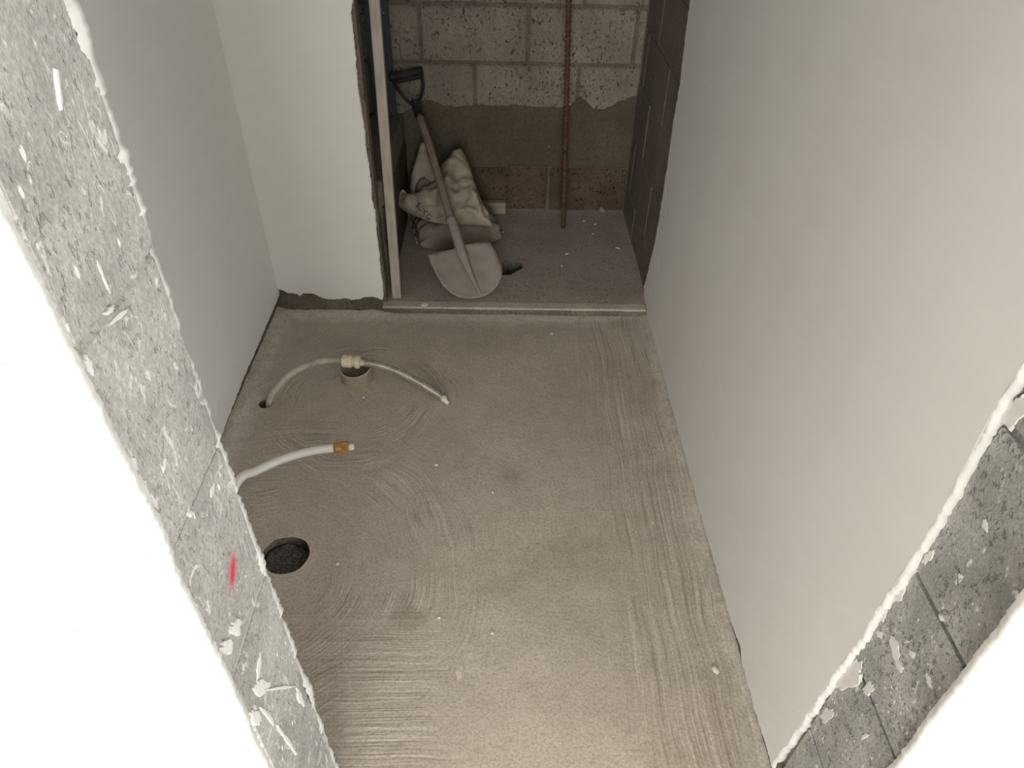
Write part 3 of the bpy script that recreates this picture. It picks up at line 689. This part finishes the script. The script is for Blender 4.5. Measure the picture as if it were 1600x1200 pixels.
sack('full grey cement bag lying flat under the crumpled bag', bc, .172, .148, .106,
     mat_bag('lower_bag_paper', srgb(132, 121, 110), srgb(150, 138, 126), red=(-.15, -.02, .06)))

# ------------------------------------------------------------------ upper crumpled bag with 50KG print
M_bag = mat_bag('upper_bag_paper', srgb(150, 140, 125), srgb(172, 161, 145))
ub = empty('cement_bag', (-.2, 2.6, .15), 'torn open pale cement bag printed 50KG slumped behind the shovel', 'bag', 'cement bags in the niche')
p0 = Vector((-.2, 2.485, .150)); pd = Vector((0, .745, .667)); pn = Vector((0, -.667, .745))
def pillow(name, px, p0, pd, pn, hf, hb, mat, parent, step=.011, seed=0.0, ridge=0.012, soft=.07):
    pl = [hitp(a, b, p0, pn) for a, b in px]
    o2 = resample([((q-p0).x, (q-p0).dot(pd)) for q in pl], .009, True)
    P, T = cdt(o2, (), step)
    def dep(p):
        d = min(edge_dist(p, o2)/soft, 1); return math.sqrt(max(0, 1-(1-d)**2))
    V = []; V2 = []
    for p in P:
        k = dep(p); q = p0+Vector((1, 0, 0))*p[0]+pd*p[1]
        v = Vector((p[0], p[1], seed))
        # long folds running down the bag plus crumples
        fold = math.sin(p[0]*62+2.2*mnoise.noise(v*7)+seed)*.5+mnoise.noise(Vector((p[0]*28, p[1]*9, seed)))
        w_ = Vector((p[0]*11+3*mnoise.noise(v*6), p[1]*8, seed)); cr = mnoise.noise(v*34)*.35-abs(mnoise.noise(w_))*1.5-abs(mnoise.noise(w_*2.1+Vector((4, 1, 0))))*.9+.5
        V.append(q+pn*(k*hf+(fold*.5+cr*.6)*ridge*min(1, k*1.6)))
        V2.append(q-pn*(k*hb+.0015))
    n = len(V); F = list(T)+[tuple(i+n for i in f[::-1]) for f in T]
    for a, b in bound_edges(T): F.append((b, a, a+n, b+n))
    return mobj(name, V+V2, F, mat, parent, smooth=True)
body_px = [(687, 264), (692, 255), (699, 246), (710, 238), (718, 233.5), (721, 232), (725, 237), (732.5, 255), (741.5, 283), (749, 305), (755, 318), (764, 332), (767, 344), (769, 354),
           (744, 351.5), (727, 350.6), (697, 350.6), (676, 347), (659, 341.6), (637, 332.6), (627, 326), (622, 320), (626, 303), (630, 298), (636, 304), (648, 302), (657, 301), (662, 294), (671, 288), (679, 284), (682, 274)]
front = pillow('sack', body_px, p0, pd, pn, .050, .010, M_bag, ub, seed=2.0, ridge=.045, step=.008)
# torn back panel standing up on the left, and powder showing in the mouth
back_px = [(664, 222), (657, 223), (653.7, 236), (647, 255), (642.5, 273), (641, 289), (641, 306), (660, 308), (682, 298), (683, 276), (674, 257), (667, 240)]
q0 = p0+pd*.16+Vector((0, .045, -.01)); qd = Vector((0, .5, .866)); qn = Vector((0, -.866, .5))
pillow('torn_flap', back_px, q0, qd, qn, .014, .006, M_bag, ub, step=.008, seed=5.0, ridge=.022, soft=.03)
pillow('cement_powder', [(650, 288), (655, 279), (664, 276), (673, 282), (676, 292), (672, 300), (655, 304), (648, 300)], q0+qn*.012, qd, qn, .022, .004, M_powder, ub, step=.008, seed=8.0, ridge=.002, soft=.03)
# folded ear at the left corner of the mouth
tube('folded_ear', catmull([hitp(a, b, p0+pn*.012, pn) for a, b in ((622, 321), (625, 308), (629.5, 298.5), (634, 304), (637, 314))], 5), .006, M_bag, ub, 8)
# print
cu_ = bpy.data.curves.new('print', 'FONT'); cu_.body = '50KG'; cu_.size = 1.0; cu_.space_character = 1.12
to = bpy.data.objects.new('print', cu_); COL.objects.link(to)
dg = bpy.context.evaluated_depsgraph_get(); tm = bpy.data.meshes.new_from_object(to.evaluated_get(dg))
bpy.data.objects.remove(to)
bm = bmesh.new(); bm.from_mesh(tm); bmesh.ops.triangulate(bm, faces=bm.faces)
bmesh.ops.subdivide_edges(bm, edges=[e for e in bm.edges if e.calc_length() > .15], cuts=1); bmesh.ops.triangulate(bm, faces=bm.faces)
fb = bmesh.new(); fb.from_mesh(front.data); bvh = BVHTree.FromBMesh(fb); off = Vector(ub.location)
xs = [v.co.x for v in bm.verts]; wdt = max(xs)-min(xs)
bx, by = Vector((649.5, 321.5)), Vector((669.5, 344.5)); dirn = (by-bx).normalized(); nrm = Vector((dirn.y, -dirn.x)); L = (by-bx).length
for v in bm.verts:
    q = bx+dirn*((v.co.x-min(xs))/wdt*L)+nrm*(v.co.y*12.5)
    d = ray(q.x, q.y).normalized(); h_, nn, _, _ = bvh.ray_cast(CAM-off, d)
    v.co = (h_-d*.0015) if h_ else (hitp(q.x, q.y, p0+pn*.03, pn)-off)
pm = bpy.data.meshes.new('weight_print'); bm.to_mesh(pm); bm.free(); fb.free(); pm.materials.append(M_ink)
po = bpy.data.objects.new('weight_print', pm); COL.objects.link(po); po.parent = ub; po['label'] = 'faded dark 50KG lettering'

# ------------------------------------------------------------------ shovel
TIP = hit(732, 468, 'z', ZF+.002); GR = hit(634, 112, 'y', 2.79)
su = (GR-TIP).normalized(); sa = Vector((su.y, -su.x, 0)).normalized(); sn = sa.cross(su)
if sn.dot(CAM-TIP) < 0: sn = -sn
sh = empty('shovel', TIP, 'dusty round point shovel with black D grip leaning in the niche', 'shovel')
SP = lambda px, py, o=0.0: hitp(px, py, TIP, sn)+sn*o
opx = [(668, 400), (671, 411), (680, 430), (692.6, 450), (704, 460), (716, 466), (734.6, 468.5), (750, 466.5), (758, 464), (769, 457), (776.6, 448), (782, 436), (783.5, 427), (782.4, 417), (776.6, 403), (768.5, 388), (763.5, 380.5), (744, 381.5), (724, 384.5), (704, 391.5), (686, 396)]
o3 = [SP(*q) for q in opx]; o2 = resample([((q-TIP).dot(sa), (q-TIP).dot(su)) for q in o3], .01, True)
P, T = cdt(o2, (), .012)
def blade_off(p):
    cx = .012*(p[1]/.25)
    d = min(1, abs(p[0]-cx)/.125); k = .018*(d*d)-.014
    return k*min(1, edge_dist(p, o2)/.02+.35)
V = [TIP+sa*p[0]+su*p[1]+sn*(blade_off(p)+.016) for p in P]; n = len(V)
V2 = [v-sn*.0022 for v in V]
F = list(T)+[tuple(i+n for i in f[::-1]) for f in T]
for a, b in bound_edges(T): F.append((b, a, a+n, b+n))
mobj('blade', V+V2, F, M_steel, sh, smooth=True)
# socket running down the blade, then the wooden shaft
sp = catmull([SP(750, 459, .004), SP(738, 438, .010), SP(727, 415, .016), SP(718, 393, .022), SP(711, 370, .022), SP(702, 344, .020)], 6)
ns = len(sp); tube('socket', sp, [.004+.0145*min(1, (i/(ns-1))/.55) for i in range(ns)], M_steel, sh, 16)
wp = catmull([SP(704, 350, .020), SP(695, 318, .017), SP(680, 264, .012), SP(667, 218, .006), SP(653.5, 176, .0)], 6)
tube('shaft', wp, [.0155-.0015*i/(len(wp)-1) for i in range(len(wp))], M_wood, sh, 16)
tube('collar', [SP(656.5, 184), SP(654.5, 178)], .0175, M_black, sh, 16)
grip = tube('grip', catmull([SP(655.5, 181), SP(652, 171), SP(649, 164), SP(646.5, 158)], 4), [.0165]*5+[.016]*3+[.0155, .015, .0145, .0135, .012], M_black, sh, 12)
for arm in ([(648, 165), (640, 160), (630, 150), (620, 137), (612, 121)], [(650, 164), (656, 155), (660, 141), (660.5, 128), (657.5, 110)]):
    tube('grip_arm', catmull([SP(*q) for q in arm], 5), .0068, M_black, grip, 10)
def grip_r(i, a, r): return r*(1+.12*math.cos(2*a))
tube('grip_bar', catmull([SP(609.5, 121.5), SP(625, 118), SP(642, 114.5), SP(659, 110.5)], 5), .0145, M_black, grip, 14, rfun=grip_r)
tube('grip_web', catmull([SP(616, 131), SP(630, 127), SP(645, 124), SP(658, 121)], 4), .005, M_black, grip, 8)

# ------------------------------------------------------------------ straight edge, blue grey profile, rebar, offcut
b0 = hit(620, 467, 'z', ZF); b0.y += .012; b1 = hit(585, 0, 'y', 2.29)
dz = (CEIL-.012-b0.z)/(b1.z-b0.z); b1 = b0+(b1-b0)*dz
bar = empty('aluminium_straightedge', b0, 'pale aluminium straightedge bar standing upright beside the chipped wall edge', 'bar')
ax = (b1-b0).normalized(); bx_ = Vector((1, 0, 0)); bx_ = (bx_-ax*bx_.dot(ax)).normalized(); by_ = ax.cross(bx_)
def profile(name, c0, c1, ux, uy, wx, wy, mat, parent, wall=.0025, bev=.002):
    o = []; i_ = []
    for sx, sy in ((-1, -1), (1, -1), (1, 1), (-1, 1)):
        for k in range(3):
            a = math.radians({(-1, -1): 180, (1, -1): 270, (1, 1): 0, (-1, 1): 90}[(sx, sy)]+k*45)
            o.append((sx*(wx/2-bev)+bev*math.cos(a), sy*(wy/2-bev)+bev*math.sin(a))); i_.append((sx*(wx/2-wall), sy*(wy/2-wall)))
    V = []; n = len(o)
    for c in (c0, c1):
        V += [c+ux*p[0]+uy*p[1] for p in o]+[c+ux*p[0]+uy*p[1] for p in i_]
    F = []
    for k in range(n):
        l = (k+1) % n
        F += [(k, l, 2*n+l, 2*n+k), (n+l, n+k, 3*n+k, 3*n+l), (l, k, n+k, n+l), (2*n+k, 2*n+l, 3*n+l, 3*n+k)]
    return mobj(name, V, F, mat, parent)
profile('tube_body', b0, b1, bx_, by_, .032, .022, M_bar, bar)
mobj('end_cap', *box_vf((-.0155+b0.x, -.0105+b0.y, b0.z+.0005), (.0155+b0.x, .0105+b0.y, b0.z+.004)), M_black, bar)
bp = empty('metal_profile', (-.452, 2.80, .4405), 'blue grey sheet metal profile standing on the low wall against the blocks', 'profile')
V = []; F = []
sec = [(-.041, .0), (.041, .0), (.041, .024), (.038, .024), (.038, .003), (-.038, .003), (-.038, .024), (-.041, .024)]
for z in (.4405, 2.3): V += [(-.452+a, 2.795+b, z) for a, b in sec]
for k in range(8): F.append((k, (k+1) % 8, 8+(k+1) % 8, 8+k))
F += [tuple(range(8)), tuple(range(15, 7, -1))]
mobj('channel', V, F, M_blue, bp)
for px, py in ((610, 129), (599, 20)):
    q = hit(px, py, 'y', 2.794); tube('screw_head', [q, q+Vector((0, -.003, 0))], [.0045, .003], M_chrome, bp, 10)
r0 = hit(880, 356, 'z', ZF); r1 = hit(889, 0, 'y', 2.725); r0.y += .012; r0 = Vector((r0.x, r0.y-.012, ZF))
rd = (r1-r0)/(r1.z-r0.z); rl = 2.0
n = int(rl/.0017); pts = [r0+rd*(rl*i/n) for i in range(n+1)]
def rib(i, a, r):
    z = rl*i/n; ph = (z+.010*abs(math.sin(a-.6)))/.016
    c = math.cos(2*math.pi*ph); k = max(0, c)**1.5*abs(math.sin(a-.6+.0))**.3
    ln = .0013*max(0, math.cos(2*(a-.6)))**12
    return r+.0034*k+ln
tag(tube('reinforcing_bar', pts, .0078, M_rust, None, 20, rfun=rib), 'rusty ribbed steel reinforcing bar propped against the back wall', 'rebar')
q = hit(790, 333, 'z', ZF); yb1 = YB-.008
off_ = empty('wood_offcut', (q.x-.15, yb1-.015, ZF), 'pale squared timber offcut lying on the floor behind the bags', 'offcut')
ob = block(off_, (q.x-.30, yb1-.034, ZF+.001), (q.x, yb1, ZF+.052), M_offcut, .003, name='timber', jit=0, axis=0); ob.rotation_euler = (0, 0, 0)
ob2 = block(off_, (q.x-.0005, yb1-.033, ZF+.002), (q.x+.001, yb1-.001, ZF+.051), M_wood, .0005, name='sawn_end', jit=0, axis=0); ob2.rotation_euler = (0, 0, 0)

# ------------------------------------------------------------------ plumbing in the main floor
# drain stub with an uneven cut rim
ps = empty('drain_pipe', (PS.x, PS.y, 0), 'short beige drain pipe stub rising from the screed', 'pipe')
n = 40; V = []; F = []
for k in range(n):
    a = 2*math.pi*k/n; h_ = .050+.006*math.sin(a+.5)+.0015*mnoise.noise(Vector((math.cos(a)*3, math.sin(a)*3, 1)))
    for r, z in ((.0505, -.01), (.0495, h_-.002), (.0480, h_), (.0462, h_-.0015), (.0462, -.12)):
        V.append((PS.x+r*math.cos(a), PS.y+r*math.sin(a), z))
VW = [V[k*5+j] for k in range(n) for j in (0, 1, 3, 4)]
for k in range(n):
    l = (k+1) % n
    for j in (0, 1, 2): F.append((k*4+j, l*4+j, l*4+j+1, k*4+j+1))
mobj('pipe_wall', VW, F, M_pvc, ps, smooth=True)
VR = [V[k*5+j] for k in range(n) for j in (1, 2, 3)]
mobj('cut_rim', VR, [(k*3+j, ((k+1) % n)*3+j, ((k+1) % n)*3+j+1, k*3+j+1) for k in range(n) for j in (0, 1)], M_pvcrim, ps, smooth=True)
# plugged floor drain
pg = ring((DR.x, DR.y), .0515, .0495, 30, .05, 1.0)
P, T = cdt(pg, (), .011)
pz = lambda x, y: -.018-.16*(y-DR.y)+.010*wob(x, y, 35)+.005*wob(x, y, 90)-.12*(x-DR.x)
V = [(x, y, pz(x, y)) for x, y in P]; n = len(V); V += [(x, y, -.12) for x, y in P]
F = list(T)+[tuple(i+n for i in f[::-1]) for f in T]
for a, b in bound_edges(T): F.append((b, a, a+n, b+n))
tag(mobj('drain_plug', V, F, M_foam), 'dark gritty fill sunk in the round floor drain hole', 'drain plug')
# white supply pipe with brass end
def ptsz(lst): return [hit(a, b, 'z', z) for a, b, z in lst]
wpth = [Vector((-.700, 1.085, -.03)), Vector((-.697, 1.088, .03))]+ptsz([(372, 752, .088), (400, 736, .097), (440, 718, .104), (485, 705, .107), (524, 699.5, .108)])
wp_ = empty('water_pipe', (-.70, 1.085, 0), 'clean white plastic water pipe with a brass end fitting', 'pipe', 'water supply pipes in the screed')
tube('pipe', catmull(wpth, 10), .0112, M_pex, wp_, 16)
bpt = ptsz([(522, 699.8, .108), (553, 698, .108)]); bd = (bpt[1]-bpt[0])
bq = lambda f: bpt[0]+bd*f
tube('ferrule', [bq(.0), bq(.06), bq(.40)], [.0128, .0135, .0135], M_brass, wp_, 20)
tube('thread', [bq(.06+.02*i) for i in range(18)], [.0138 if i % 2 else .0148 for i in range(18)], M_brass, wp_, 18)
nut = tube('hex_nut', [bq(.40), bq(.44), bq(.70), bq(.74)], [.0150, .0168, .0168, .0150], M_brass, wp_, 6)
for p_ in nut.data.polygons: p_.use_smooth = False
tube('end_plug', [bq(.74), bq(.78), bq(.98), bq(1.02)], [.0085, .0095, .009, .007], M_cream, wp_, 12)
# dirty supply pipe, coupling and flexible hose
hs = empty('water_pipe', (H2.x, H2.y, 0), 'cement stained water pipe joined to a flexible metal hose', 'pipe', 'water supply pipes in the screed')
pth = [Vector((H2.x+.004, H2.y, -.05)), hit(421, 624, 'z', .012)]+ptsz([(434, 604, .045), (455, 584, .068), (482, 570, .080), (512, 563, .085), (540, 562, .086)])
tube('pipe', catmull(pth, 8), .0098, M_pexd, hs, 14)
cp = ptsz([(535, 563.5, .086), (570, 567, .084)]); cdv = cp[1]-cp[0]; cq = lambda f: cp[0]+cdv*f
nutc = tube('coupling_nut', [cq(0), cq(.05), cq(.38), cq(.44)], [.0170, .0195, .0195, .0175], M_cream, hs, 12)
for p_ in nutc.data.polygons: p_.use_smooth = False
tube('coupling_body', [cq(.44), cq(.48), cq(.56), cq(.60), cq(.76), cq(.80)], [.0150, .0155, .0155, .0200, .0200, .0150], M_cream, hs, 14)
tube('coupling_tail', [cq(.80), cq(1.0)], [.0105, .0095], M_cream, hs, 12)
hp = catmull(ptsz([(568, 566.5, .084), (590, 570, .080), (620, 580, .066), (648, 594, .046), (672, 608, .027), (692, 621, .014)]), 40)
hp = [hp[i] for i in range(len(hp))]
def hose_r(i, a, r): return r+.0017*math.cos(math.pi*i/2)
tube('flexible_hose', hp, .0108, M_chrome, hs, 14, rfun=hose_r)
hpe = ptsz([(690, 619.5, .014), (695, 624, .0125), (697, 627, .012), (700, 630.5, .011)])
tube('hose_tail', hpe, [.0112, .0108, .006, .0055], M_cream, hs, 12)

# ------------------------------------------------------------------ loose crumbs and a stone
def crumb(name, px, py, zpl, sx, sy, sz, mat, label, cat, group=None, seed=0.0):
    q = hit(px, py, 'z', zpl)
    bm = bmesh.new(); bmesh.ops.create_icosphere(bm, subdivisions=2, radius=1)
    for v in bm.verts:
        k = 1+.35*mnoise.noise(v.co*1.4+Vector((seed, seed*2, 1)))
        v.co = Vector((v.co.x*sx*k, v.co.y*sy*k, max(v.co.z*sz*k, -sz*.5)+sz*.5))
    me = bpy.data.meshes.new(name); bm.to_mesh(me); bm.free(); me.materials.append(mat)
    o = bpy.data.objects.new(name, me); COL.objects.link(o); o.location = (q.x, q.y, zpl+.0005); o.rotation_euler = (0, 0, seed*1.7)
    return tag(o, label, cat, group)
for i, (a, b, s) in enumerate(((886, 397, .008), (965, 388, .010), (878, 416, .006), (930, 351, .006), (912, 346, .004), (926, 366, .004))):
    crumb('plaster_crumb', a, b, ZF, s, s*.6, .003, M_crumb, 'small pale plaster crumb on the dark niche floor', 'crumb', 'crumbs on the niche floor', i*1.3+.4)
for i, (a, b, s) in enumerate(((568, 622, .005), (1118, 1047, .010), (682, 727, .005), (862, 522, .007), (527, 882, .005), (769, 990, .004), (686, 966, .004), (770, 770, .004))):
    crumb('plaster_crumb', a, b, 0.001, s, s*.7, .003, M_crumb, 'small pale plaster crumb on the brushed screed floor', 'crumb', 'crumbs on the screed floor', i*.9+.2)
crumb('plaster_chip', 663, 477, ZF+.001, .012, .012, .006, M_crumb, 'pale plaster chip lying on the kerb of the niche', 'crumb', None, 2.2)
crumb('stone_chip', 940, 330, ZF+.003, .020, .008, .012, M_nfloor, 'rounded cement lump at the foot of the back wall', 'stone', None, 3.1)
